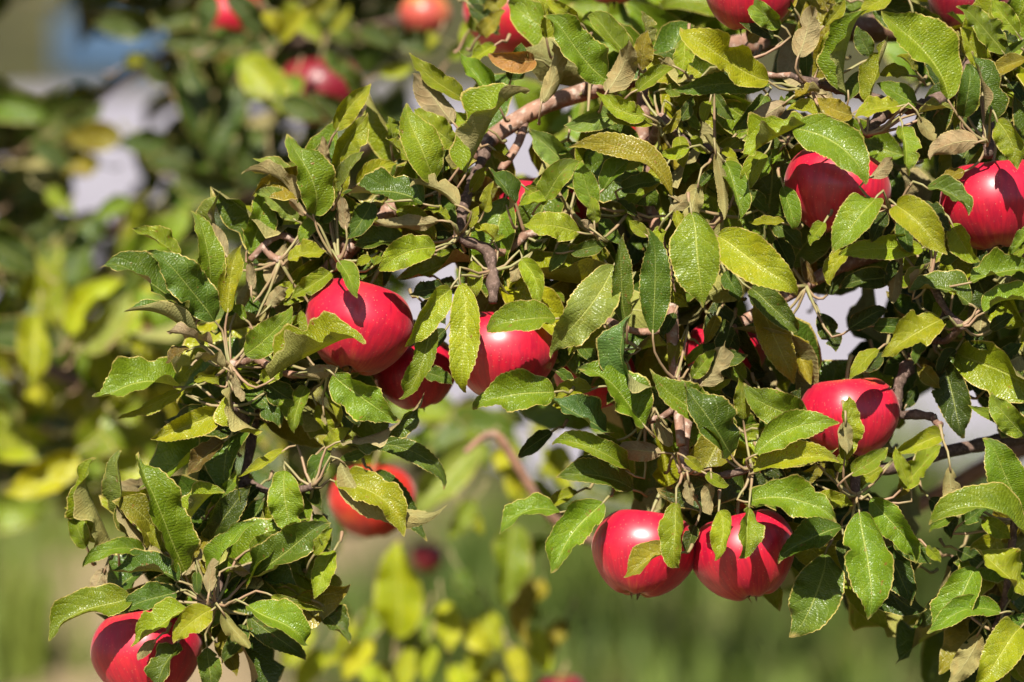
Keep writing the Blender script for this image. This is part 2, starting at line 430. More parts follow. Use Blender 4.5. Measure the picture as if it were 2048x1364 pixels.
# ------------------------------------------------------------------ setting: ground, drive
def sheet(name, x0, x1, y0, y1, z, nx, ny, m, amp=0.0):
    xs = np.linspace(x0, x1, nx); ys = np.linspace(y0, y1, ny)
    v = [(x, y, z + amp * (math.sin(x * 1.3 + y * .7) + math.sin(y * 1.9 - x * .4))) for y in ys for x in xs]
    f = [(j * nx + i, j * nx + i + 1, (j + 1) * nx + i + 1, (j + 1) * nx + i) for j in range(ny - 1) for i in range(nx - 1)]
    o = mesh_obj(name, v, f, m); o['kind'] = 'structure'
    return o
sheet('ground', -150, 150, -60, 300, 0, 31, 37, M_GROUND, 0.0)
def wavy_strip(name, y0, y1, z, m):
    v, f = [], []
    for i in range(241):
        x = -30 + i * .25
        e0 = 0.25 * math.sin(x * 0.9) + 0.15 * math.sin(x * 2.3); e1 = 0.3 * math.sin(x * 0.6 + 2)
        near = y0 + 2.6 * min(1, max(0, (0.5 - x) / 1.2))
        v += [(x, near + 0.3 * e0, z), (x, y1 + e1 - 0.10 * x, z)]
    for i in range(240): f.append((2 * i, 2 * i + 2, 2 * i + 3, 2 * i + 1))
    o = mesh_obj(name, v, f, m); o['kind'] = 'structure'; return o
wavy_strip('gravel_drive', 6.3, 17.0, 0.004, M_ROAD)

# ------------------------------------------------------------------ apples
def build_apple(cx, cy, rpx, d, label, tint='R', tilt=(0, 0), seed=0, stem=True, squash=1.0, rot=0.0):
    rs = random.Random(seed * 17 + 3)
    z = D + d
    r = rpx * MMPX * z / D
    ctr = P(cx, cy, d)
    nt_, ns = 40, 56
    verts, faces = [], []
    ph = [rs.uniform(0, 6.28) for _ in range(5)]
    lob = rs.uniform(0.012, 0.03)
    for i in range(nt_ + 1):
        th = math.pi * i / nt_                               # 0 at stem
        R = math.sin(th) * (1 + 0.06 * math.cos(th) + 0.03 * math.sin(th))
        zz = math.cos(th) * 0.94
        zz -= 0.40 * math.exp(-(th / 0.40) ** 2)             # stem hollow
        zz += 0.20 * math.exp(-((math.pi - th) / 0.33) ** 2) # calyx hollow
        R *= (1 - 0.10 * max(0, -math.cos(th)))              # narrower below
        for s in range(ns):
            g = 2 * math.pi * s / ns
            k = 1 + lob * math.cos(5 * g + ph[0]) * (0.3 + 0.7 * (th / math.pi)) + 0.018 * math.cos(2 * g + ph[1]) + 0.012 * math.cos(3 * g + ph[2] + th)
            verts.append((r * R * k * math.cos(g), r * R * k * math.sin(g), r * squash * (zz + (0.05 * math.cos(5 * g + ph[0]) if th > 2.2 else 0) * max(0, (th - 2.2)) + 0.03 * math.cos(g + ph[3]) * math.sin(th))))
    for i in range(nt_):
        for s in range(ns):
            s2 = (s + 1) % ns
            faces.append((i * ns + s, (i + 1) * ns + s, (i + 1) * ns + s2, i * ns + s2))
    me = bpy.data.meshes.new('apple'); me.from_pydata(verts, [], faces); me.materials.append(M_APPLE)
    me.polygons.foreach_set('use_smooth', [True] * len(me.polygons)); me.update()
    ob = bpy.data.objects.new('apple', me); C.objects.link(ob)
    ob.location = ctr; ob.rotation_euler = (rad(tilt[0]), rad(tilt[1]), rad(rot))
    t = {'R': (0.45, 0.006, 0.026), 'O': (0.46, 0.020, 0.010), 'D': (0.17, 0.003, 0.012), 'P': (0.44, 0.07, 0.045)}[tint]  # D is the red darkened to stand in for shade
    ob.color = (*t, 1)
    ob['label'] = label; ob['category'] = 'apple'; ob['group'] = 'apples hanging in the tree'
    # stem and calyx in the apple's own frame
    pts = [(Vector((0, 0, r * squash * 0.54)), 0.0014), (Vector((0.001, 0, r * squash * 0.8)), 0.0011), (Vector((0.004, 0.002, r * squash * 1.12)), 0.0014), (Vector((0.006, 0.003, r * squash * 1.25)), 0.0020)]
    tv, tf = tube_geo(spline(pts, 0.004), 7, 0.08, seed)
    so = bpy.data.objects.new('stem', bpy.data.meshes.new('stem')); so.data.from_pydata([tuple(x) for x in tv], [], tf); so.data.materials.append(M_PET)
    so.data.polygons.foreach_set('use_smooth', [True] * len(so.data.polygons))
    C.objects.link(so); so.parent = ob
    cv, cf = [], []
    for q in range(5):
        g = q * 2 * math.pi / 5; e = Vector((math.cos(g), math.sin(g), 0)); n2 = Vector((-math.sin(g), math.cos(g), 0))
        b0 = Vector((0, 0, -r * squash * 0.74)); k0 = len(cv)
        cv += [b0 + e * 0.002 + n2 * 0.0018, b0 + e * 0.002 - n2 * 0.0018, b0 + e * 0.0045 - n2 * 0.001 + Vector((0, 0, -0.003)), b0 + e * 0.0045 + n2 * 0.001 + Vector((0, 0, -0.003)), b0 + e * 0.003 + Vector((0, 0, -0.007))]
        cf += [(k0, k0 + 1, k0 + 2, k0 + 3), (k0 + 3, k0 + 2, k0 + 4)]
    co = bpy.data.objects.new('calyx', bpy.data.meshes.new('calyx')); co.data.from_pydata([tuple(x) for x in cv], [], cf); co.data.materials.append(M_CALYX)
    C.objects.link(co); co.parent = ob
    return ob

APPLES = [
 # cx, cy, r, depth mm, tint, tilt, label
 (718, 652, 109, 10, 'R', (-16, 14), 'shiny red apple left of centre with one leaf hanging over its top'),
 (1006, 705, 105, 10, 'R', (-5, 3), 'red apple at the centre hanging under a knobbly dark twig'),
 (832, 745, 82, 75, 'R', (0, -10), 'half-hidden red apple tucked below and between the two central apples'),
 (1674, 380, 103, 2, 'R', (-12, 10), 'red apple under a broad arched leaf at upper right'),
 (1990, 405, 108, 4, 'R', (-9, -4), 'bright red apple cut by the right edge of the photo'),
 (1699, 832, 97, 15, 'R', (-12, -6), 'red apple at right with leaf shadows and a yellow leaf before it'),
 (1287, 1104, 104, 6, 'R', (-16, 10), 'left one of the hanging pair of red apples at lower right'),
 (1490, 1108, 105, 6, 'R', (-14, -12), 'right one of the hanging pair of red apples at lower right'),
 (292, 1305, 109, 26, 'R', (-14, -8), 'dark pink red apple under the leaf rosette at bottom left'),
 (1085, 424, 88, 75, 'R', (0, 0), 'red apple peeping between leaves above the central apple'),
 (1186, 745, 82, 60, 'R', (0, 12), 'red apple almost hidden just right of the central apple'),
 (1452, 702, 82, 60, 'R', (0, -12), 'shaded red apple showing one edge in the dark gap right of centre'),
 (1500, -14, 90, 10, 'R', (0, 6), 'red apple cut by the top edge under dark leaves, upper right'),
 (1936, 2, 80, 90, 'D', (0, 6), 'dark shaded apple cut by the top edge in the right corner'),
 (1692, -55, 76, 110, 'O', (0, 6), 'apple showing only a red sliver at the top edge, upper right'),
 (1022, 30, 92, 300, 'R', (0, 0), 'out of focus red apple at the top edge behind a reddish leaf'),
 (1385, 200, 52, 80, 'O', (0, 0), 'apple showing as red glints among the dense leaves near the top'),
 (1222, 285, 58, 80, 'O', (0, 0), 'apple hidden behind the long orange-tinged leaf above centre'),
 (745, 1000, 84, 420, 'O', (0, 0), 'blurred orange red apple low left of centre behind two leaves'),
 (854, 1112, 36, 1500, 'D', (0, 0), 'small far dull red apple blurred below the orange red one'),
 (850, 30, 50, 900, 'P', (0, 0), 'blurred pale pinkish apple at the top edge left of centre'),
 (462, 30, 60, 900, 'R', (0, 0), 'blurred red apple at the top edge in the left half'),
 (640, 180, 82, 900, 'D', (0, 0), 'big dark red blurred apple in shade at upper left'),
 (284, 645, 38, 1300, 'R', (0, 0), 'tiny blurred red apple behind the leftmost leaf rosette'),
 (1225, -58, 76, 150, 'R', (0, 0), 'blurred apple showing a red strip at the top edge above centre'),
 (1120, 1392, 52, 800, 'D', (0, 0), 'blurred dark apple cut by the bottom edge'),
]
for i, (cx, cy_, r_, d_, ti, tl, lb) in enumerate(APPLES):
    build_apple(cx, cy_, r_, d_ / 1000, lb, ti, tl, i)

# ------------------------------------------------------------------ foreground tree
TREE0 = Vector((0.86, 0.42, 0.0))
tree = empty('apple_tree', TREE0, 'apple tree in sharp focus with leafy fruiting branches', 'tree')
def poly(pts): return [(P(x, y, d / 1000), r / 1000) for x, y, d, r in pts]
trunk_pts = [(TREE0 + Vector((0, 0, -0.05)), 0.085), (TREE0 + Vector((0.01, 0, 0.25)), 0.065), (TREE0 + Vector((-0.02, 0.01, 0.7)), 0.056), (TREE0 + Vector((0.0, 0.0, 1.1)), 0.05), (TREE0 + Vector((0.03, 0.02, 1.7)), 0.035), (TREE0 + Vector((0.06, 0.05, 2.2)), 0.018)]
tv, tf = tube_geo(spline(trunk_pts, 0.03), 16, 0.05, 1)
mesh_obj('trunk', tv, tf, M_TRUNK, tree, TREE0)
T1 = TREE0 + Vector((0.0, 0, 1.45)); T2 = TREE0 + Vector((0, 0, 1.05)); T3 = TREE0 + Vector((0, 0, 0.9))
BR = []   # (object, [path])
def branch(name, pts, m=M_BARK, knob=0.05, sides=12, parent=None, step=0.006):
    if knob > 0.11: step, knob = 0.0028, knob * 1.3
    path = spline(pts, step)
    tv, tf = tube_geo(path, sides, knob, len(BR))
    o = mesh_obj(name, tv, tf, m, parent or tree, pts[0][0])
    BR.append((o, path)); return o
A_pts = [(T1, .022)] + poly([(2300, 60, 240, 15), (1700, 60, 170, 9), (1400, 110, 120, 7.5), (1290, 150, 95, 6.5), (1185, 178, 75, 6.2), (1080, 215, 65, 6), (985, 275, 55, 6), (900, 340, 45, 6.2), (800, 405, 35, 6.5), (740, 460, 28, 6.3), (680, 515, 26, 5.5), (620, 580, 38, 4.6)])
branch('branch', A_pts)
branch('branch', poly([(620, 580, 38, 4.4), (530, 700, 40, 3.8), (508, 850, 42, 3.4), (487, 960, 36, 3.0), (455, 1080, 28, 2.7), (432, 1205, 8, 2.6)]), M_DARKBARK, 0.1)
branch('branch', [(T2, .018)] + poly([(2350, 560, 160, 11), (2050, 500, 100, 8), (1850, 490, 70, 6), (1700, 525, 50, 5), (1612, 570, 35, 4.6), (1480, 650, 30, 4.2), (1395, 770, 10, 3.8), (1372, 860, -10, 3.4), (1365, 945, -25, 3.2)]))
branch('branch', poly([(1290, 150, 95, 5), (1285, 300, 60, 4.6), (1310, 450, 30, 4.3), (1338, 580, 15, 4.2), (1347, 690, 2, 4.2), (1354, 790, -8, 3.6), (1362, 890, -22, 3)]))
branch('branch', [(T3, .016)] + poly([(2300, 760, 150, 9), (2080, 860, 90, 6), (1960, 890, 60, 4.6), (1880, 907, 45, 4.2), (1790, 935, 25, 4), (1718, 945, 5, 3.8), (1712, 1000, -12, 2.8)]), M_DARKBARK, 0.1)
branch('branch', [(T1 + Vector((0, 0, .25)), .016)] + poly([(2200, -200, 120, 8), (1990, -60, 60, 6.5), (1966, 20, 48, 6.2), (1962, 90, 40, 5.2), (1905, 180, 20, 4.6), (1835, 214, 0, 4.4), (1800, 214, -6, 4.4), (1762, 234, -16, 4.2), (1735, 268, -30, 3.5)]), M_DARKBARK, 0.14)
branch('branch', [(T3 + Vector((0, 0, -.2)), .014)] + poly([(2250, 1050, 130, 7), (2080, 1200, 70, 5), (2010, 1235, 25, 3.4), (1990, 1260, 5, 2.5)]))
branch('branch', [(T3, .014)] + poly([(2300, 900, 560, 9), (1750, 1040, 560, 6), (1300, 1092, 530, 4.4), (1180, 1080, 510, 4.1), (1095, 1026, 490, 3.9), (1040, 940, 475, 3.7), (988, 868, 465, 3.4), (930, 905, 455, 2)]))
branch('twig', poly([(985, 275, 55, 3.6), (938, 380, 5, 3.4), (921, 468, -8, 4), (955, 490, -10, 3.6), (978, 505, -12, 4), (986, 560, -20, 3.8), (986, 606, -24, 3.2)]), M_DARKBARK, 0.2)
branch('twig', poly([(1050, 240, 62, 3.2), (1038, 285, 52, 3), (1014, 322, 45, 3.2), (1000, 340, 40, 2)]))
branch('twig', poly([(1800, 214, -6, 4), (1720, 190, -8, 3.6), (1660, 172, -12, 3.6), (1618, 164, -24, 3.4), (1580, 150, -26, 2)]), M_DARKBARK, 0.15)
branch('twig', poly([(1962, 90, 40, 4), (1975, 200, 0, 3.8), (1977, 290, -26, 3.6), (1976, 312, -26, 2.6)]), M_DARKBARK, 0.2)
branch('twig', poly([(1850, 490, 70, 4), (1880, 620, 40, 3.6), (1820, 725, 28, 4.4), (1796, 775, 22, 4), (1798, 826, 18, 2.6), (1832, 829, 14, 3.2), (1866, 834, 10, 3)]), M_DARKBARK, 0.22)
branch('twig', poly([(1850, 490, 70, 4), (1815, 470, 10, 3.6), (1784, 418, -38, 3)]))
branch('twig', poly([(1285, 300, 60, 4), (1310, 270, 25, 3.6), (1322, 235, -2, 3.4)]))
branch('twig', poly([(530, 700, 25, 3.8), (490, 720, 8, 3.6), (459, 730, -6, 3.2)]))
branch('twig', poly([(500, 850, 20, 3.6), (480, 830, 8, 4), (463, 812, -6, 3.6)]), M_DARKBARK, 0.25)
branch('twig', poly([(680, 515, 26, 4), (690, 490, 10, 3.5), (702, 496, -4, 3)]))
branch('twig', poly([(800, 405, 35, 4), (640, 500, 20, 3), (560, 470, 10, 2.5), (500, 520, 5, 2)]))

HUBS = [P(x, y, d / 1000) for x, y, d in [(459, 728, -6), (432, 1206, -6), (677, 520, -6), (921, 466, -10), (985, 540, -18), (1320, 238, -4), (1618, 164, -24), (1735, 268, -32), (1782, 418, -38),
        (1976, 285, -28), (1366, 940, -28), (1712, 990, -14), (1925, 650, -20), (1612, 572, 20), (1990, 1260, 0), (1505, 935, -30), (463, 812, -8), (655, 742, -12), (625, 972, -5),
        (1352, 760, -25), (1050, 470, 20), (1180, 160, 40), (1490, 120, 0), (1880, 850, 0), (2030, 1040, -5), (880, 380, 0), (1140, 420, 15), (1260, 420, 10), (1445, 430, -5), (560, 520, 0), (1860, 560, -15), (1210, 640, 0), (1290, 840, -5), (1430, 300, -5)]]
def nearest_branch(p):
    best = None
    for o, path in BR:
        for q, r in path[::2]:
            dd = (q - p).length
            if best is None or dd < best[0]: best = (dd, o, q, r)
    return best
HUBOWNER = []
for hi, h in enumerate(HUBS):
    dd, o, q, r = nearest_branch(h)
    if dd > 0.008:
        mid = (q + h) / 2 + Vector((0, 0, -0.12 * dd))
        o = branch('twig', [(q, min(r, .0032)), (mid, .0022), (h, .0030)], M_BARK if hi % 3 else M_DARKBARK, 0.12, 8)
    HUBOWNER.append(o)
def hub_for(p, lim):
    best = min(range(len(HUBS)), key=lambda i: (HUBS[i] - p).length)
    return (HUBS[best], HUBOWNER[best]) if (HUBS[best] - p).length < lim else (None, None)

# leaf lists, one per region: base x y, tip x y, width, roll, depth(mm), tint [,bend [,fold [,tip depth - base depth mm]]]
S1, S2 = 700 / 2048, 700 / 1973
REG = {
'left_rosette': (100, 400, S1, '''
780 640 290 400 175 35 0 G
960 710 565 300 250 8 -15 G
930 560 822 62 180 8 -5 g
760 340 478 165 120 40 15 y
1040 660 1122 262 170 0 -8 y
900 850 430 655 130 62 -10 G
950 850 680 770 105 115 -20 m
750 1090 243 1150 215 28 -5 g -.08
770 1120 393 1278 95 -20 0 y
990 1235 585 1398 195 0 -15 y
1140 905 1415 618 200 -10 -12 g
1290 1050 1850 842 255 -48 -38 y .06 42
1040 330 890 150 110 172 10 m
1160 295 1215 -92 185 5 10 g -.05
1010 230 995 -55 115 -60 20 m
1275 490 1385 255 190 178 5 m
1390 345 1620 300 150 -38 -5 y
1275 630 1395 515 120 172 -5 m
1180 525 1160 350 115 180 0 m
1690 358 1800 575 190 0 -42 g .05
1640 420 1408 578 160 18 0 y
1380 840 1485 635 150 20 5 y
820 875 675 955 80 40 -15 n
1040 985 825 930 80 120 -18 t
830 970 740 1085 135 10 5 y
1060 1000 1135 1175 95 165 -15 m
1095 1060 1232 1085 135 0 -8 y
990 1080 840 1060 90 10 -10 y
1055 1095 1245 1352 115 48 -20 y
1150 1080 1345 1335 240 0 15 G
1500 1090 1430 1366 175 0 -10 g
1655 1020 2048 1292 240 22 -36 g
1700 1420 2190 1125 110 50 -10 G
1640 1140 1685 1312 70 10 -5 y
1600 1235 1612 1315 60 160 -5 t
1480 1010 1692 968 95 178 -28 m
2100 240 1778 268 140 10 -5 G
1880 330 1790 388 60 20 -10 y
1890 380 1972 340 55 -20 -10 y
1330 860 1300 620 130 0 12 G
1230 900 1330 1010 140 10 14 G
1480 880 1340 700 150 0 10 y
870 700 900 560 120 20 10 y
1100 640 1170 480 100 170 8 t
1250 1040 1500 1180 170 10 10 G
860 1160 1000 1180 90 30 0 y
1350 1180 1500 1060 130 0 15 k
1720 1120 1800 1330 170 0 12 k
1560 1200 1640 1400 150 0 10 y
'''),
'lower_left_rosette': (60, 880, S2, '''
475 605 375 102 185 -52 0 y
565 430 515 58 155 -38 10 p
880 752 612 66 248 8 -10 g .04
780 650 480 328 120 -58 4 m
770 650 648 468 120 0 9 y
670 640 298 716 115 10 -5 g -.06
840 795 458 735 170 38 -12 G
425 725 368 872 180 178 6 m
575 885 106 1137 205 22 -26 g -.05
825 860 508 975 165 0 -15 G
285 475 192 384 70 0 5 y
320 600 240 380 120 0 8 g
890 950 568 1167 155 35 -30 y
1030 955 808 1147 190 8 -30 y
1085 970 1236 1174 155 170 -30 y
1225 930 1552 1152 175 -28 -26 g -.06
1360 880 1657 972 65 25 -20 y
1050 790 1272 463 140 -32 -20 g
1012 865 1022 576 85 150 -26 m
1135 725 1382 588 115 132 0 m
1245 770 1698 468 240 -8 -10 G
860 650 1102 296 180 -55 5 y
1000 570 1245 255 190 0 20 k
1715 620 1600 897 135 20 0 y
1440 172 1515 548 212 25 -5 g
1440 55 1172 208 60 30 -5 y
1585 900 1362 832 120 0 10 y
1560 880 1808 1148 255 0 22 G
1235 990 1555 1242 165 0 5 G
1050 1140 1165 1332 165 0 10 o
1000 1170 1040 1425 200 0 -5 G
835 1140 700 1420 225 30 -20 G
710 1125 608 1243 65 160 -35 t
1090 5 883 202 135 0 -5 n
1600 650 1705 495 90 0 10 y
940 740 960 870 100 0 -15 G
690 900 850 1000 110 10 -10 G
1150 620 1330 560 90 20 12 y
1130 900 1350 700 160 0 10 k
1180 880 1300 760 120 10 6 G
870 760 960 600 110 120 -6 m
1200 1040 1080 1260 150 10 2 G
1290 260 1130 440 180 10 25 k
1320 330 1190 560 150 0 22 G
1600 420 1690 620 120 0 14 g
1560 200 1640 400 110 20 12 G
'''),
'below_centre': (680, 880, S2, '''
-30 235 362 547 195 -14 -10 y .10
190 190 492 572 155 0 40 G .08
5 125 606 365 140 150 -12 t .14
175 40 584 285 125 0 5 G .14
0 105 165 35 65 20 0 G
1635 180 1196 28 135 18 -10 g .06
1655 280 1215 212 175 20 -5 G
1485 350 1188 752 265 14 -26 g -.10
1240 405 898 532 125 28 0 g -.1
1895 350 1912 722 195 22 -52 y
1890 640 1598 775 185 18 -45 o
1195 -45 1008 100 175 0 10 k
1340 290 1185 385 135 0 30 y
1815 75 1538 60 135 178 -15 n
1480 120 1290 170 110 10 12 G
-60 60 -150 260 150 10 5 G
-80 40 60 -60 120 20 5 y
'''),
'top_centre': (680, 0, S1, '''
1565 472 1188 92 235 10 -20 g .05
1210 222 1130 -25 115 20 10 y
1385 125 1205 -5 110 0 5 y
1705 330 1448 98 175 10 -10 g
1560 540 1692 232 185 175 -30 t
1800 265 1760 65 115 30 15 t
1760 410 1805 178 130 0 -5 o
1735 530 1955 400 175 -28 -30 y
1965 392 1862 342 75 170 -32 t
1790 675 1497 537 155 10 -30 y .1
1830 725 1558 658 100 28 -25 y
1645 690 1308 735 165 0 -10 p -.08
1945 1150 1336 862 150 12 -36 o -.2
1540 1112 1770 905 185 0 -20 g
1175 1190 1402 945 180 -8 -15 g
1485 1228 1420 936 155 0 -20 g
1345 1005 1105 748 195 0 10 p
735 1012 1114 530 245 -50 -36 g .05 44
560 1048 390 602 255 6 -30 g .06
670 835 440 638 165 0 -18 y
665 722 425 428 225 178 0 m
725 585 402 306 135 10 5 y .08
920 605 695 294 215 0 5 g
1140 350 868 312 195 0 10 r
1180 605 1232 238 120 172 -5 t
-20 765 182 488 155 10 0 y .08
-20 1005 162 658 200 10 -10 y .1
492 1190 8 1132 165 10 -30 G -.08
0 1122 142 888 100 -40 -20 m
100 1080 335 958 115 0 -5 y
695 1205 408 1096 165 150 -36 t .05
582 1292 204 1290 100 160 -30 m -.06
640 1290 490 1235 70 20 -25 y
985 1222 868 978 175 42 -36 G
840 1232 900 1058 95 10 -20 y
760 1330 812 1205 80 -20 -20 y
180 1185 40 1400 155 0 -15 G
1222 1160 1048 1202 85 30 -15 y
1650 1105 1885 1050 155 0 -5 G
1490 1305 1470 1148 105 0 -22 y
2045 865 1866 915 135 0 -25 y
1960 1230 2010 1422 155 0 -30 y
1930 1252 2042 1128 115 170 -30 t
1800 1382 1688 1288 85 0 -20 y
1480 1345 1408 1290 75 170 -20 m
870 760 660 640 150 0 10 y
1000 470 1060 250 150 10 15 G
300 820 280 680 120 20 10 y
430 940 270 800 130 10 5 y
1500 700 1600 560 130 0 10 G
1800 900 1640 990 150 10 5 y
1270 880 1400 830 120 10 8 G
900 880 1000 940 90 30 0 o
1080 1100 1220 1180 110 20 2 y
1900 780 1990 640 130 0 -10 o
1980 700 2060 560 120 10 -8 G
1740 1260 1620 1180 120 0 -2 k
560 1140 680 1330 130 0 -6 G
760 1120 860 980 110 20 -6 y
330 1230 560 1400 170 10 0 y
-40 1180 -90 960 130 10 0 g
'''),
'top_right': (1348, 0, S1, '''
555 472 42 162 255 0 -45 y .04
565 490 -8 522 165 0 -35 G -.06
728 335 805 30 240 174 -42 t
775 300 765 472 140 10 -20 G
625 155 440 -25 160 0 -10 g
585 212 362 118 115 0 0 k
1012 552 1134 56 205 -50 -46 g .08 44
845 402 952 148 115 0 -30 y
1605 582 1212 62 265 14 -46 g -.10
1140 605 1252 208 135 -38 -36 y
1425 605 1185 488 160 0 -30 g
1375 440 1195 440 100 20 -20 y -.12
1325 620 1058 692 100 30 -40 y
1042 672 838 570 135 0 -40 o .08
875 692 658 645 95 20 -36 y
655 598 436 775 135 172 -30 m
850 542 692 582 95 20 -38 o
785 722 382 932 185 48 -56 y -.10 40
692 752 1122 1082 275 -22 -60 g .14
1335 742 1372 1032 195 -10 -50 g
1148 1042 1278 918 115 160 -55 t
1782 832 1498 935 155 178 -45 r .08
1430 662 1628 640 95 -25 -40 t
1430 682 1542 822 85 170 -40 t
1850 722 1738 300 235 22 -40 G
1690 682 1704 378 145 0 -36 G
1932 312 1648 38 185 14 -36 g
1842 425 1672 158 195 0 -30 y
2012 202 1848 -5 155 0 -20 y
2002 262 1858 208 95 10 -30 k
1938 325 2060 220 145 0 -36 G
2062 342 1842 442 155 10 -40 o
1888 705 2010 992 225 0 -60 y .1
1180 1160 930 1482 255 0 -66 g .04
1298 1200 1602 1492 235 0 -66 y
1478 1100 1722 1262 140 -28 -60 G .12
525 900 398 1122 175 0 -20 y
655 1306 433 1300 60 45 -20 y
300 945 370 1292 155 0 -25 g
242 888 290 1288 85 168 -36 t
142 1075 102 1305 235 172 -30 y
640 1088 702 1342 135 0 -15 g
530 560 340 765 185 0 -10 G
212 588 180 722 80 0 -15 y
30 798 62 982 135 0 -15 y
100 800 192 902 105 20 -10 y
262 902 168 788 95 165 -25 t
280 872 372 922 65 0 -20 y
1922 335 1866 -45 5 0 -30 g
70 240 20 470 135 0 -20 y
882 152 1002 -5 135 0 -15 y
1275 -25 1098 92 135 0 30 y
470 760 560 1000 150 10 0 k
230 1000 120 1120 130 0 2 G
430 1120 560 1250 150 0 4 G
760 560 600 660 120 20 -12 G
1100 420 1000 600 130 20 -20 G
1150 330 1070 150 120 0 -15 G
1580 620 1480 760 130 20 -25 k
1740 600 1640 760 130 20 -20 y
1850 560 1960 700 150 0 -25 G
1960 480 2060 620 160 0 -20 k
1450 1180 1620 1350 150 0 -30 k
1100 1250 1220 1400 130 0 -35 G
1240 1240 1150 1420 110 0 -40 k
1340 1270 1400 1480 130 10 -30 G
880 1300 800 1440 120 0 -40 y
1700 1000 1560 1100 130 20 -30 o
1420 420 1300 330 110 30 -10 y
700 50 620 -60 130 0 0 G
900 60 820 -50 120 10 -5 o
'''),
'centre': (680, 440, S1, '''
650 405 380 742 180 -18 -46 y -.10
705 368 738 1012 195 6 -46 y .05
510 600 340 1048 185 -12 -36 g .08
610 395 405 440 155 0 -12 k
560 160 228 290 195 8 -25 y -.06
560 200 642 190 60 10 -25 y
775 240 792 455 135 0 -20 y
1060 228 1130 508 160 10 -16 y .16
1085 240 995 360 95 170 -14 t
1605 262 1232 812 265 5 -40 p .05
1262 575 862 655 195 18 -50 g .05
1680 602 1662 75 150 4 -46 G .02
1832 668 1788 42 200 -4 -50 G
1862 1005 1715 538 190 -36 -46 b .12
1785 1205 1393 872 225 18 -46 g
1668 752 1338 792 140 20 -25 y -.10
1482 992 1248 1064 135 20 -15 y -.08
1255 1005 778 1112 290 4 -30 g -.04
1560 1245 1216 1048 205 22 -20 b .08
1380 1110 1240 1085 100 10 -8 y
1645 1335 1502 1250 155 0 -10 g
900 132 768 18 95 38 -15 y
905 125 968 95 60 0 -15 y
1408 72 1066 28 185 0 -15 y -.06
1335 150 1228 302 155 10 0 p
1345 182 1562 148 155 20 -10 G
1200 425 1312 485 90 0 10 y
1530 640 1420 700 120 10 5 k
1500 860 1380 900 130 0 5 k
1700 780 1560 860 140 10 0 k
1640 900 1560 1080 150 0 0 G
1800 1060 1740 1250 130 0 -10 y
1860 1150 1940 1320 110 150 -20 t
1000 420 920 300 120 0 10 G
700 160 560 60 140 10 5 k
480 480 620 620 160 0 0 k
160 80 300 180 160 0 2 k
1180 130 1080 230 120 10 10 G
1500 380 1420 560 150 0 5 k
1380 700 1500 820 120 10 5 G
1890 330 2040 505 110 20 -32 y
1900 60 1830 220 120 10 -20 y
1550 240 1480 110 120 10 -4 y
620 640 520 800 170 0 -20 k
1260 880 1380 960 120 0 10 G
1960 540 1900 700 140 0 0 k
2000 700 1940 880 140 10 0 o
'''),
'right_middle': (1348, 440, S1, '''
100 -48 170 515 335 4 -56 g
252 92 718 442 290 0 -46 y
20 320 78 502 75 20 -32 y
450 400 732 632 220 0 0 G
480 470 702 962 225 0 10 o
700 670 800 965 205 0 15 o
850 545 945 772 185 0 20 k
1455 165 962 210 155 24 -25 y .06
1040 165 918 385 110 10 -15 y
1255 330 965 402 185 0 0 k
1340 118 1274 485 115 170 -10 t
1400 425 1502 248 125 -42 -15 m
1735 492 1370 414 165 18 -26 G -.10
1565 580 1213 802 215 28 -36 y
1735 362 2125 325 165 -42 -30 g .06 40
1812 540 2155 465 150 -38 -30 g .10
1622 25 1796 245 155 26 -30 y
2075 60 1965 205 125 0 -30 g
335 1368 55 958 285 18 -46 G
300 1375 -142 868 195 28 -38 g
785 1172 408 952 235 0 -30 g .06
475 1375 972 1188 195 -8 -50 g .14
405 1165 376 922 110 10 -25 y
158 965 302 702 110 125 -26 m
108 925 242 758 105 0 -24 g
180 832 434 788 135 0 -5 G
70 840 165 715 95 20 -5 y
195 965 335 935 75 10 -10 y
1000 1405 1022 1028 180 0 -45 y
1002 1178 1012 1372 105 165 -56 t
1195 755 1028 935 100 30 -40 y
1560 825 1692 1278 245 0 10 k
1430 850 1560 985 155 0 5 o
1740 880 1842 1055 155 0 30 k
2030 1215 1718 1080 40 0 -10 g
2048 1255 1858 1005 175 0 -15 g
1565 1262 1288 1385 165 10 -5 y
600 110 690 300 150 0 15 k
560 520 430 440 120 0 20 k
900 430 1010 300 150 0 15 k
1020 640 1250 540 150 0 5 k
1170 620 1400 640 170 10 0 G
1560 480 1500 620 120 0 -5 y
1480 690 1400 850 110 20 5 G
1850 640 1990 560 150 10 -8 k
1900 820 2040 720 170 10 10 k
1700 640 1850 760 150 0 8 k
1650 760 1560 920 150 0 12 k
1930 960 2050 880 150 10 5 G
1750 300 1830 180 150 0 -12 k
1480 180 1430 330 130 0 -12 k
1300 240 1230 380 130 0 -6 k
1100 120 1000 20 140 0 -15 G
1560 250 1680 170 140 0 -15 G
300 300 380 480 150 0 5 G
250 560 180 720 150 0 5 o
330 620 260 820 140 0 8 k
500 1000 560 1160 150 0 5 k
640 1100 740 980 120 0 8 k
1090 880 1230 770 90 30 -8 k
1350 1100 1420 960 120 0 35 k
760 250 840 380 130 0 22 n
1960 260 2060 140 130 0 -10 y
1900 420 1840 560 120 0 -6 k
'''),
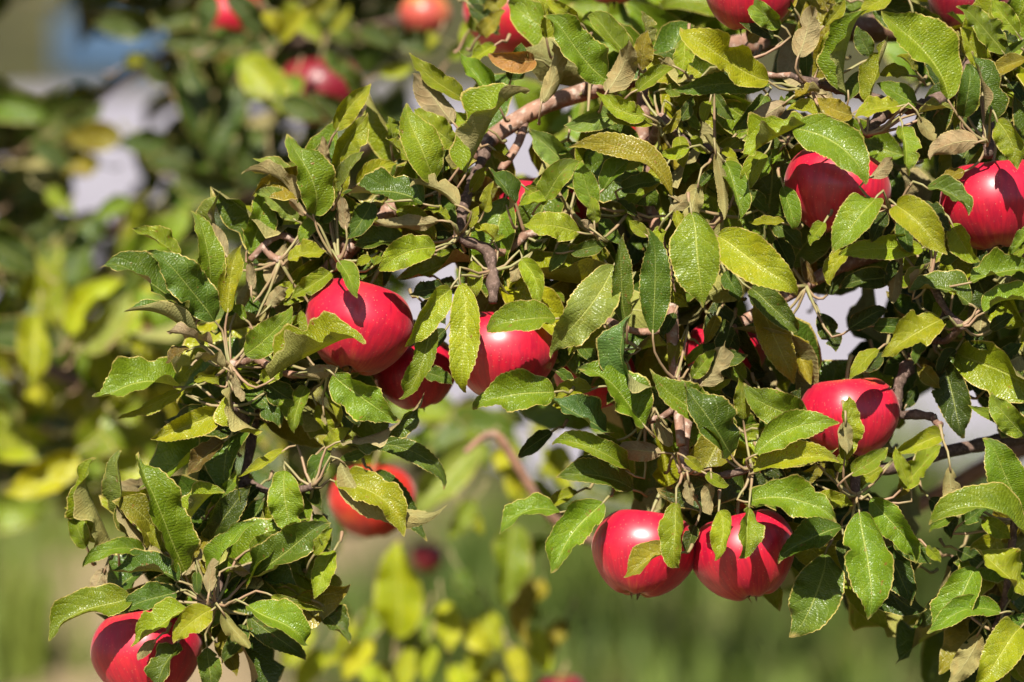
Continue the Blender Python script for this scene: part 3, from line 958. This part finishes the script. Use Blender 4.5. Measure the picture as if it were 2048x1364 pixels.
'lower_right': (1348, 880, S2, '''
448 182 935 130 155 -32 -46 y .06
420 345 918 468 225 -8 -50 g .10
252 398 228 682 165 0 -56 y .10
425 378 366 666 175 -26 -56 g -.10
205 238 208 422 85 165 -50 t
80 228 112 372 95 170 -45 n
178 190 312 252 75 0 -50 y
62 98 182 182 65 10 -46 y
800 332 1012 370 135 0 -15 y
945 490 585 702 235 0 -20 G
855 635 648 1112 305 0 5 G
1045 405 1092 1012 305 -12 -42 g
1110 330 1362 697 275 0 -20 g
1285 265 1508 25 235 0 -15 y
1320 265 1248 35 95 0 -18 y
1555 148 1602 435 135 178 -20 t
1190 600 1335 935 325 0 15 k
1582 420 1440 522 145 0 -5 g
1995 560 1436 480 185 42 -40 g -.06 40
1995 862 1706 606 195 8 -30 y
1705 720 1422 1088 235 0 -25 g .08
1845 975 1428 1082 145 8 -36 g -.14
1720 1085 1545 1372 155 172 -30 t
1955 1055 1685 1402 265 0 -40 y
1985 1000 1828 1062 105 0 -20 G
1840 1180 1985 1372 155 0 -20 y
1945 1240 2000 1372 105 0 -30 o
850 168 905 222 60 0 -15 y
930 182 985 60 100 10 -20 y
1000 192 1205 40 175 0 -50 g
1625 470 1792 320 150 0 -5 G
1965 410 1738 -10 290 0 -30 g .03
1420 600 1505 690 90 10 -5 y
1700 940 1850 880 140 0 10 k
1600 620 1760 720 150 0 5 k
1900 900 1990 780 150 0 5 G
660 330 560 210 130 0 0 G
800 250 640 180 130 0 5 k
120 480 60 640 110 0 -20 k
560 60 700 120 130 0 10 G
720 230 860 120 150 10 8 o
1180 160 1060 280 140 10 0 y
1440 330 1560 560 190 0 10 k
960 560 1000 800 200 0 12 k
1240 560 1450 700 210 0 12 G
1900 1120 1780 1300 160 0 0 k
1960 1180 1900 1400 160 0 5 k
1740 440 1900 560 160 0 -10 y
1350 120 1250 330 150 0 10 o
'''),
'covering': (0, 0, 1.0, '''
1140 345 1078 392 44 0 40 g
1098 380 1160 425 46 0 36 y
1060 462 1010 505 40 10 40 G
1430 640 1475 705 55 0 20 k
1400 690 1462 760 58 0 10 G
1490 760 1440 700 50 10 15 g
1350 215 1400 260 44 0 20 g
1400 160 1360 215 44 0 20 y
1430 190 1470 240 40 10 10 G
1330 180 1385 165 40 10 10 g
1255 300 1200 265 42 0 30 g
1195 320 1250 285 40 0 30 y
940 10 1000 60 50 10 130 k
960 70 1010 20 46 0 120 o
1060 -10 1100 60 50 0 100 y
990 90 940 130 44 0 60 y
850 745 905 770 44 0 30 G
1160 700 1210 760 50 0 20 G
540 600 590 560 46 0 5 y
600 640 560 700 50 10 5 g
640 440 600 490 46 0 5 g
700 420 760 440 44 0 10 y
490 640 450 600 44 0 0 g
520 760 570 720 50 0 0 y
560 800 610 850 52 0 5 g
430 1010 480 960 50 0 15 g
500 1100 560 1060 50 10 0 g
880 560 930 600 40 0 20 k
1250 560 1200 610 50 0 5 g
1160 640 1230 690 50 0 10 y
1290 380 1240 430 50 0 10 g
1200 440 1250 490 50 10 8 G
1330 330 1290 390 46 0 0 y
1480 280 1430 330 50 10 0 y
1520 220 1470 270 46 0 5 g
1540 440 1600 500 56 0 5 G
1560 300 1520 360 50 0 0 g
'''),
'upper_left_spray': (0, 0, S1, '''
1835 1255 1678 782 225 8 -20 g -.03
1875 1010 1885 795 205 175 5 r
1725 1205 1412 1022 90 120 -5 t .08
1735 1125 1478 928 125 20 5 p
1735 1295 1488 1128 155 0 0 p
1795 1255 1688 1168 95 170 -15 r
2025 1345 1988 1138 85 172 -15 m
1960 1180 2040 930 120 0 0 y
1870 1300 1990 1180 130 10 4 G
1640 1330 1560 1180 120 0 12 G
'''),
}
LEAVES = []
rs_l = random.Random(11)
for reg, (ox, oy, s, txt) in REG.items():
    for line in txt.strip().splitlines():
        q = line.split()
        bx, by, tx, ty, wd, roll, dep = [float(v) for v in q[:7]]
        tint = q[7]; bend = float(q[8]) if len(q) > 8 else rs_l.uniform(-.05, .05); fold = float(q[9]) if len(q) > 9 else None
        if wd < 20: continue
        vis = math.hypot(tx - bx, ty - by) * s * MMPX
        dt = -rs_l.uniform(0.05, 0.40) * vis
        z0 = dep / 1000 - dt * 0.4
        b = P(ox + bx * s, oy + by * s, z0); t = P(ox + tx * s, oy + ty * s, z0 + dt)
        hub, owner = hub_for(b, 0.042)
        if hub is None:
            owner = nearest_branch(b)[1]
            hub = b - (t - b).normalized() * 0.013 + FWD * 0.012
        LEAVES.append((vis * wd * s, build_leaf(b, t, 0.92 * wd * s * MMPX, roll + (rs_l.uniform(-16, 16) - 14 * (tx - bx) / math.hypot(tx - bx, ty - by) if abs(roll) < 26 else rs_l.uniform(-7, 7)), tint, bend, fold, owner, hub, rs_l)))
print('foreground leaves', len(LEAVES))

# ------------------------------------------------------------------ leaves further in, behind the hand-placed ones
GAPS = [(1140, 192, 22), (1085, 215, 25), (1030, 245, 25), (1570, 150, 45), (1760, 130, 60), (1790, 230, 40), (1650, 700, 45), (1900, 860, 75), (1700, 600, 25), (1725, 950, 40), (1850, 1060, 45), (815, 505, 30), (1520, 600, 30), (1035, 335, 30), (1960, 1000, 50),
        (460, 560, 60), (300, 700, 60), (560, 900, 50), (740, 330, 50), (1115, 545, 25)]
MASS = [(1250, 260, 230, 170), (1500, 330, 220, 230), (1800, 330, 260, 260), (1400, 620, 220, 170), (1800, 600, 260, 180), (1000, 400, 160, 140), (720, 420, 110, 90), (620, 640, 110, 130), (530, 820, 90, 90), (1450, 860, 170, 110), (1640, 930, 150, 120), (1750, 1080, 130, 90), (1960, 760, 120, 120), (1990, 1150, 90, 120), (440, 1120, 110, 110), (1120, 560, 140, 110), (1680, 90, 260, 110), (1950, 100, 130, 130)]
def scatter_fore(n, rs):
    out = []
    while len(out) < n:
        m = rs.choice(MASS)
        a = rs.uniform(0, 6.28); q = math.sqrt(rs.random())
        x = m[0] + m[2] * q * math.cos(a); y = m[1] + m[3] * q * math.sin(a)
        ln = rs.uniform(0.045, 0.075); an = rs.uniform(0, 6.28); lp = ln / MMPX
        if any(math.hypot(x + q_ * lp * math.cos(an) - g[0], y - q_ * lp * math.sin(an) - g[1]) < g[2] + 22 for g in GAPS for q_ in (0, .35, .7, 1)): continue
        if any(math.hypot(x - a_[0], y - a_[1]) < a_[2] * 0.9 and a_[3] < 100 for a_ in APPLES): dep = rs.uniform(0.10, 0.2)
        else: dep = rs.uniform(0.02, rs.choice([0.10, 0.28]) if x > 1200 else 0.09)
        b = P(x, y, dep)
        t = b + RGT * (ln * math.cos(an)) + UPV * (ln * math.sin(an)) + FWD * rs.uniform(-0.03, 0.03)
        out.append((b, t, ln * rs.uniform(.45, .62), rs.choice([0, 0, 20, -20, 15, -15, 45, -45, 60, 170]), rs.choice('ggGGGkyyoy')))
    return out
def join_as_stuff(objs, name, parent):
    """many small leaves -> one mesh object, each keeping its own colour"""
    V, F, U, MI, TC, SD = [], [], [], [], [], []; off = 0
    for o in objs:
        me = o.data; n = len(me.vertices)
        co = np.empty(n * 3); me.vertices.foreach_get('co', co); V.append(co.reshape(-1, 3) + np.array(o['wl']))
        uvv = np.full((n, 2), .5); vi = np.empty(len(me.loops), dtype=np.int32); me.loops.foreach_get('vertex_index', vi)
        uu = np.empty(len(me.loops) * 2, dtype=np.float32); me.uv_layers[0].data.foreach_get('uv', uu); uvv[vi] = uu.reshape(-1, 2); U.append(uvv)
        tc = np.empty(n * 4, dtype=np.float32); me.attributes['tint'].data.foreach_get('color', tc); TC.append(tc.reshape(-1, 4))
        q = np.empty(n, dtype=np.float32); me.attributes['seed'].data.foreach_get('value', q); SD.append(q)
        for p in me.polygons: F.append(tuple(i + off for i in p.vertices)); MI.append(p.material_index)
        off += n
        bpy.data.objects.remove(o)
    ob = mesh_obj(name, np.vstack(V), F, [M_LEAF, M_PET], parent, parent['wl'], True, np.vstack(U), MI)
    paint(ob, np.vstack(TC), np.concatenate(SD))
    ob['kind'] = 'stuff'
    return ob
rs_f = random.Random(5)
inner = []
for b, t, wd, roll, ti in scatter_fore(600, rs_f):
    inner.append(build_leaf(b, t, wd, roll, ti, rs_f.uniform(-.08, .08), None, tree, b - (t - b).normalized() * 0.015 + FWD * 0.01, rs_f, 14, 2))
DEEP_GAPS = [(1570, 150, 40), (1760, 130, 60), (1790, 230, 40), (1650, 700, 45), (1900, 860, 80), (1700, 600, 25), (1725, 950, 40), (1850, 1060, 45), (1520, 600, 30), (1035, 335, 25), (1960, 1000, 60), (1115, 545, 22)]
n_deep = 0
while n_deep < 330:
    x = rs_f.uniform(1080, 2140); y = rs_f.uniform(-80, 1010)
    dep = rs_f.uniform(0.22, 0.6); ln = rs_f.uniform(.06, .085); an = rs_f.uniform(0, 6.28); lp = ln / MMPX * D / (D + dep)
    if y > 830 and x < 1300: continue
    if any(math.hypot(x + q * lp * math.cos(an) - g[0], y - q * lp * math.sin(an) - g[1]) < g[2] + 45 for g in DEEP_GAPS for q in (0, .35, .7, 1)): continue
    if any(math.hypot(x - a_[0], y - a_[1]) < a_[2] + 70 and a_[3] > 200 for a_ in APPLES): continue
    b = P(x, y, dep); t = b + RGT * (ln * math.cos(an)) + UPV * (ln * math.sin(an)) + FWD * rs_f.uniform(-0.03, 0.03)
    inner.append(build_leaf(b, t, ln * rs_f.uniform(.5, .7), rs_f.uniform(-50, 50), 'g', 0, None, tree, None, rs_f, 10, 2)); n_deep += 1
# of the traced leaves the 300 that show largest stay single; the small rest joins the inner leaves
LEAVES.sort(key=lambda e: -e[0])
inner += [e[1] for e in LEAVES[300:]]; LEAVES = LEAVES[:300]
join_as_stuff(inner, 'inner_leaves', tree)

def shade_crown(parent, n, lo, hi, rs, tint):
    """added for the shade it casts, unseen: a crown that rises above the frame: small folded leaf blades"""
    V, F, U = [], [], []; tries = 0; cl = Vector(lo)
    while len(F) < n * 4:
        if len(F) % 80 == 0: cl = Vector([rs.uniform(lo[i], hi[i]) for i in range(3)])
        p = cl + Vector((rs.gauss(0, .11), rs.gauss(0, .11), rs.gauss(0, .09)))
        tries += 1
        if tries % 60 == 0: cl = Vector([rs.uniform(lo[i], hi[i]) for i in range(3)])
        rel = p - CAM; z = rel.dot(FWD)
        if rel.dot(UPV) / z < 760 * MMPX / D and abs(rel.dot(RGT) / z) < 1150 * MMPX / D: continue
        c = Vector([(lo[i] + hi[i]) / 2 for i in range(3)])
        if sum(((p[i] - c[i]) / ((hi[i] - lo[i]) / 2)) ** 2 for i in range(3)) > 1.15: continue
        d = Vector((rs.gauss(0, 1), rs.gauss(0, 1), rs.gauss(-.3, .6))).normalized()
        y = d.cross(Vector((rs.gauss(0, .5), rs.gauss(0, .5), 1))).normalized(); nn = d.cross(y)
        L = rs.uniform(.065, .095); w2 = L * .28; k = len(V)
        V += [p, p + d * L * .45 - nn * .004, p + d * L, p + d * L * .4 + y * w2 + nn * .008, p + d * L * .4 - y * w2 + nn * .008, p + d * L * .75 + y * w2 * .7, p + d * L * .75 - y * w2 * .7]
        U += [(0, .5), (.45, .5), (1, .5), (.4, 1), (.4, 0), (.75, 1), (.75, 0)]
        F += [(k, k + 1, k + 3), (k, k + 4, k + 1), (k + 1, k + 2, k + 5, k + 3), (k + 1, k + 4, k + 6, k + 2)]
    o = mesh_obj('shade_crown_leaves', V, F, [M_LEAF], parent, parent['wl'], True, U); o['kind'] = 'stuff'; paint(o, tint, 0.3)
    return o
shade_crown(tree, 800, (0.08, 0.12, 1.58), (1.7, 1.3, 3.4), rs_f, (0.09, 0.12, 0.012, .5))  # unseen leaves added to shade the inner foliage

# ------------------------------------------------------------------ second tree, out of focus behind
TREE1 = Vector((-1.25, 1.55, 0.0))
tree2 = empty('apple_tree', TREE1, 'out of focus apple tree behind, at left, with lit yellow-green leaves', 'tree')
tv, tf = tube_geo(spline([(TREE1 + Vector((0, 0, -.05)), .08), (TREE1 + Vector((.02, 0, .5)), .06), (TREE1 + Vector((-.02, .03, 1.2)), .05), (TREE1 + Vector((.05, 0, 2.0)), .03), (TREE1 + Vector((.1, 0, 2.6)), .012)], .04), 14, .05, 3)
mesh_obj('trunk', tv, tf, M_TRUNK, tree2, TREE1)
FB = len(BR)
def limb(h, pts):
    return branch('branch', [(TREE1 + Vector((0, 0, h)), .025)] + poly(pts), M_DARKBARK, 0.06, 10, tree2, 0.02)
limb(1.1, [(-500, 700, 1500, 14), (-100, 640, 1300, 9), (150, 760, 1100, 6), (420, 800, 1000, 5), (700, 840, 800, 4)])
limb(1.4, [(-300, 330, 1400, 13), (80, 260, 1450, 6), (330, 110, 1300, 4.5), (560, 90, 1150, 4), (800, 40, 1000, 3.5)])
limb(0.75, [(-200, 1560, 1000, 12), (300, 1540, 850, 8), (620, 1490, 780, 6), (930, 1450, 760, 4), (1120, 1430, 760, 3)])
limb(1.25, [(-100, 480, 1300, 9), (200, 460, 1150, 6), (420, 420, 1000, 5), (640, 330, 800, 5), (745, 290, 600, 4), (720, 240, 560, 3)])
TREE2_BR = BR[FB:]
def near2(p):
    best = None
    for o, path in TREE2_BR:
        for q, r in path[::3]:
            dd = (q - p).length
            if best is None or dd < best[0]: best = (dd, o, q)
    return best
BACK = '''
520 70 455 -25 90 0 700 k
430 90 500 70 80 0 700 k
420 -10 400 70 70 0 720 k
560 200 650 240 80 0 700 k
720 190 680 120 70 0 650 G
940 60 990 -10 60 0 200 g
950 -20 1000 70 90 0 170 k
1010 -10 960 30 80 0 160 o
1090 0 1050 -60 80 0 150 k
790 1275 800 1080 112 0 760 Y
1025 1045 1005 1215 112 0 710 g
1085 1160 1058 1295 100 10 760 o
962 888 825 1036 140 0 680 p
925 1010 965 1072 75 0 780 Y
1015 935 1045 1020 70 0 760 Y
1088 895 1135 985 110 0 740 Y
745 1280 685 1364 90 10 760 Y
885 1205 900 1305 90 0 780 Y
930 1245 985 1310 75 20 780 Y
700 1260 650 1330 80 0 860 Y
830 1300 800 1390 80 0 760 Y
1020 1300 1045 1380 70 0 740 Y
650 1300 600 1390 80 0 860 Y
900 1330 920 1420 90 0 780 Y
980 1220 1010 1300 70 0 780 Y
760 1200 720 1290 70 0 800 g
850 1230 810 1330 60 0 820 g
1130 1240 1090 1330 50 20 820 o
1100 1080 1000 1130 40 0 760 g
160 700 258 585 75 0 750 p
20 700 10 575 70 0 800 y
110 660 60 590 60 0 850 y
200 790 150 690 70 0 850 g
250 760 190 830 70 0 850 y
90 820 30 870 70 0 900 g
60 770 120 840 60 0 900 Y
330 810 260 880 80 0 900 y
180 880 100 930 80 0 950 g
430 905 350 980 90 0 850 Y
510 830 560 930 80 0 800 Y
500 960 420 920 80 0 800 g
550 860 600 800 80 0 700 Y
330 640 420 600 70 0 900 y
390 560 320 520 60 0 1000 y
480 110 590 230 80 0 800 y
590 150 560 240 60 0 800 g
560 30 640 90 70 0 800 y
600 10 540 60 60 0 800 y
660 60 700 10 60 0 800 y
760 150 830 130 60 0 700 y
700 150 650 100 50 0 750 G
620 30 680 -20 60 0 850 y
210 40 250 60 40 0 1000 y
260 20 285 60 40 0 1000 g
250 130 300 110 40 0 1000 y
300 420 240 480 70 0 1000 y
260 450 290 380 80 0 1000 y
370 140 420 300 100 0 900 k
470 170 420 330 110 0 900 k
340 300 470 280 110 0 950 k
280 270 400 360 120 0 1000 k
350 350 500 370 110 0 950 k
520 260 470 370 90 0 900 k
80 250 180 290 70 0 1200 o
120 330 60 300 60 0 1200 k
30 400 130 350 90 0 1100 k
60 480 160 440 90 0 1100 k
120 480 200 420 70 0 1150 k
20 530 100 500 80 0 1100 k
190 180 110 270 90 0 1200 o
200 330 90 330 60 0 1150 o
440 40 360 90 90 0 950 k
560 70 480 120 90 0 900 k
700 230 620 180 80 0 750 k
330 30 260 80 70 0 1100 k
720 60 800 100 90 0 800 k
880 80 780 60 90 0 800 k
900 120 960 60 70 0 600 g
960 30 920 90 60 0 400 y
870 70 850 100 40 0 700 y
620 1250 560 1330 90 0 820 Y
660 1210 700 1290 80 0 800 Y
720 1330 780 1400 90 0 800 Y
860 1290 850 1370 90 0 780 Y
960 1290 930 1370 80 0 800 Y
1060 1260 1100 1350 80 0 800 Y
1000 1330 960 1400 80 0 800 Y
1040 1200 1080 1240 80 0 760 g
780 1330 740 1400 80 0 850 Y
920 1140 950 1200 60 0 900 G
870 860 800 920 90 0 900 g
1000 900 1050 985 100 0 700 Y
1110 890 1150 990 110 0 650 Y
1060 960 1120 1030 90 0 720 g
950 1000 900 1080 80 0 760 g
1150 1000 1090 1060 80 0 800 G
930 860 980 930 90 0 800 g
600 1000 660 940 80 0 900 g
900 820 840 880 90 0 1000 k
960 800 900 850 80 0 1000 k
1050 850 1000 800 90 0 1000 k
1100 840 1060 900 80 0 900 y
780 860 720 900 90 0 1000 k
700 900 640 850 90 0 950 g
850 830 780 800 80 0 1100 k
1000 880 1060 920 80 0 1000 g
1130 900 1090 960 80 0 900 Y
620 900 680 960 80 0 900 g
245 275 130 255 75 0 1000 o
335 285 235 292 60 0 950 k
120 250 205 205 80 0 1050 k
420 42 300 28 70 0 900 k
305 52 185 48 60 0 950 k
445 98 320 92 60 0 850 k
140 330 60 290 70 0 1000 k
260 400 190 430 60 0 900 g
110 420 40 470 80 0 900 k
90 380 150 430 70 0 950 g
430 60 500 90 80 0 800 G
560 80 620 20 80 0 700 Y
590 60 520 30 70 0 720 Y
330 170 280 110 50 0 900 k
'''
back_leaves = []
rs_b = random.Random(21)
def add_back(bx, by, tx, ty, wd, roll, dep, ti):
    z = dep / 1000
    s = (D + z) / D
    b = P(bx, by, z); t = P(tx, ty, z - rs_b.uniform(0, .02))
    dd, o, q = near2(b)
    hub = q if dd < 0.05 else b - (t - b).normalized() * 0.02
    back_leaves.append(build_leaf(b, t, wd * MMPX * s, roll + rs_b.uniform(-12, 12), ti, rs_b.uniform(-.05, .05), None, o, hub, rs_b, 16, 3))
for line in BACK.strip().splitlines():
    q = line.split(); add_back(*[float(v) for v in q[:7]], q[7])
BGAP = [(295, 195, 48), (235, 240, 22), (215, 335, 36), (170, 380, 36), (160, 450, 30), (85, 195, 24), (230, 95, 60), (60, 90, 80), (340, 30, 26), (343, 325, 10)]
cnt = 0
extra = []
while cnt < 620:
    if cnt == 195: mark = len(back_leaves)
    x = rs_b.uniform(-60, 760 if rs_b.random() < .85 else 1180); y = rs_b.uniform(-60, 1010)
    if y > 560 and x > 680 and not (780 < y < 960): continue
    if y > 940 and rs_b.random() < 0.6: continue
    if x > 760 and not (770 < y < 960): continue
    
    dep = (rs_b.uniform(700, 1000) if y > 520 else rs_b.uniform(1000, 1500)) if cnt < 195 else rs_b.uniform(1300, 2200); z = dep / 1000; s = D / (D + z)
    ln = rs_b.uniform(0.05, 0.08) / MMPX * s; an = rs_b.uniform(0, 6.28)
    if any(math.hypot(x + q_ * ln * math.cos(an) - g[0], y + q_ * ln * math.sin(an) - g[1]) < g[2] + 14 for g in BGAP for q_ in (0, .3, .6, 1)): continue
    lo = y > 480
    ti = rs_b.choice('YyGkgGYGgk' if lo and x < 760 else 'kkkGGGGk')  # leaves higher up or further right get dark tints in place of shade
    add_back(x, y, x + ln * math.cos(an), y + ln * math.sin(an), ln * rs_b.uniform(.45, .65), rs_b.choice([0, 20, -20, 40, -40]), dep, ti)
    cnt += 1
join_as_stuff(back_leaves[mark:], 'far_leaves', tree2)
back_leaves = back_leaves[:mark]
print('background leaves', len(back_leaves))
# added to shade the far leaves and the ground: unseen crown, above the frame
shade_crown(tree2, 6000, (-1.9, 0.85, 1.35), (0.5, 1.9, 2.5), rs_b, (0.09, 0.12, 0.012, .5))
shade_crown(tree2, 3200, (-0.75, 1.5, 1.7), (2.6, 3.7, 4.2), rs_b, (0.09, 0.12, 0.012, .5))

# ------------------------------------------------------------------ far things: crate, grass
def crate():
    loc = P(225, 150, 0.0) - CAM; loc = CAM + loc * (-CAM.z / loc.z)
    e = empty('harvest_crate', loc, 'blurred blue plastic crate far behind the leaves at upper left', 'crate')
    def box(name, cx, cy, cz, sx, sy, sz):
        v = [(.46 * (cx + sx * a), .46 * (cy + sy * b), .42 * (cz + sz * c)) for a in (-.5, .5) for b in (-.5, .5) for c in (-.5, .5)]
        f = [(0, 1, 3, 2), (4, 6, 7, 5), (0, 4, 5, 1), (2, 3, 7, 6), (0, 2, 6, 4), (1, 5, 7, 3)]
        mesh_obj(name, np.array(v) + np.array(loc), f, M_BLUE, e, loc, False)
    for i in range(4):
        for sy in (-.36, .36): box('slat', 0, sy, .17 + i * .15, 1.02, .03, .11)
        for sx in (-.52, .52): box('slat', sx, 0, .17 + i * .15, .03, .68, .11)
    for sx in (-.5, .5):
        for sy in (-.34, .34): box('corner_post', sx, sy, .36, .05, .05, .70)
    box('floor_panel', 0, 0, .09, 1.0, .66, .03)
    for sx in (-.42, 0, .42): box('runner', sx, 0, .035, .10, .66, .07)
    return e
crate()

def grass(name, n, label, xr, yr, h, rs):
    V, F = [], []
    for i in range(n):
        if i % 40 == 0:
            kx, ky = rs.uniform(*xr), rs.uniform(*yr); spread = rs.uniform(.05, .16); tall = rs.uniform(.5, 1.6)
            while kx < -0.15 and rs.random() < .9: kx = rs.uniform(*xr)
        cx, cy_ = kx + rs.gauss(0, spread), ky + rs.gauss(0, spread)
        for k in range(6):
            x, y = cx + rs.gauss(0, .02), cy_ + rs.gauss(0, .02)
            a = rs.uniform(0, 6.28); hh = h * tall * rs.uniform(.5, 1.3); ln = rs.uniform(.1, .6) * hh; wd = .006
            dx, dy = math.cos(a), math.sin(a); b = len(V)
            V += [(x - dy * wd, y + dx * wd, 0), (x + dy * wd, y - dx * wd, 0), (x + dx * ln * .4 + dy * wd * .8, y + dy * ln * .4 - dx * wd * .8, hh * .6), (x + dx * ln * .4 - dy * wd * .8, y + dy * ln * .4 + dx * wd * .8, hh * .6), (x + dx * ln, y + dy * ln, hh)]
            F += [(b, b + 1, b + 2, b + 3), (b + 3, b + 2, b + 4)]
    o = mesh_obj(name, V, F, M_GRASS); o['kind'] = 'stuff'; o['label'] = label; o['category'] = 'grass'
rs_g = random.Random(3)
grass('grass', 6500, 'blurred green grass on the orchard floor below the branches', (-2.2, 3.2), (3.2, 6.6), .18, rs_g)
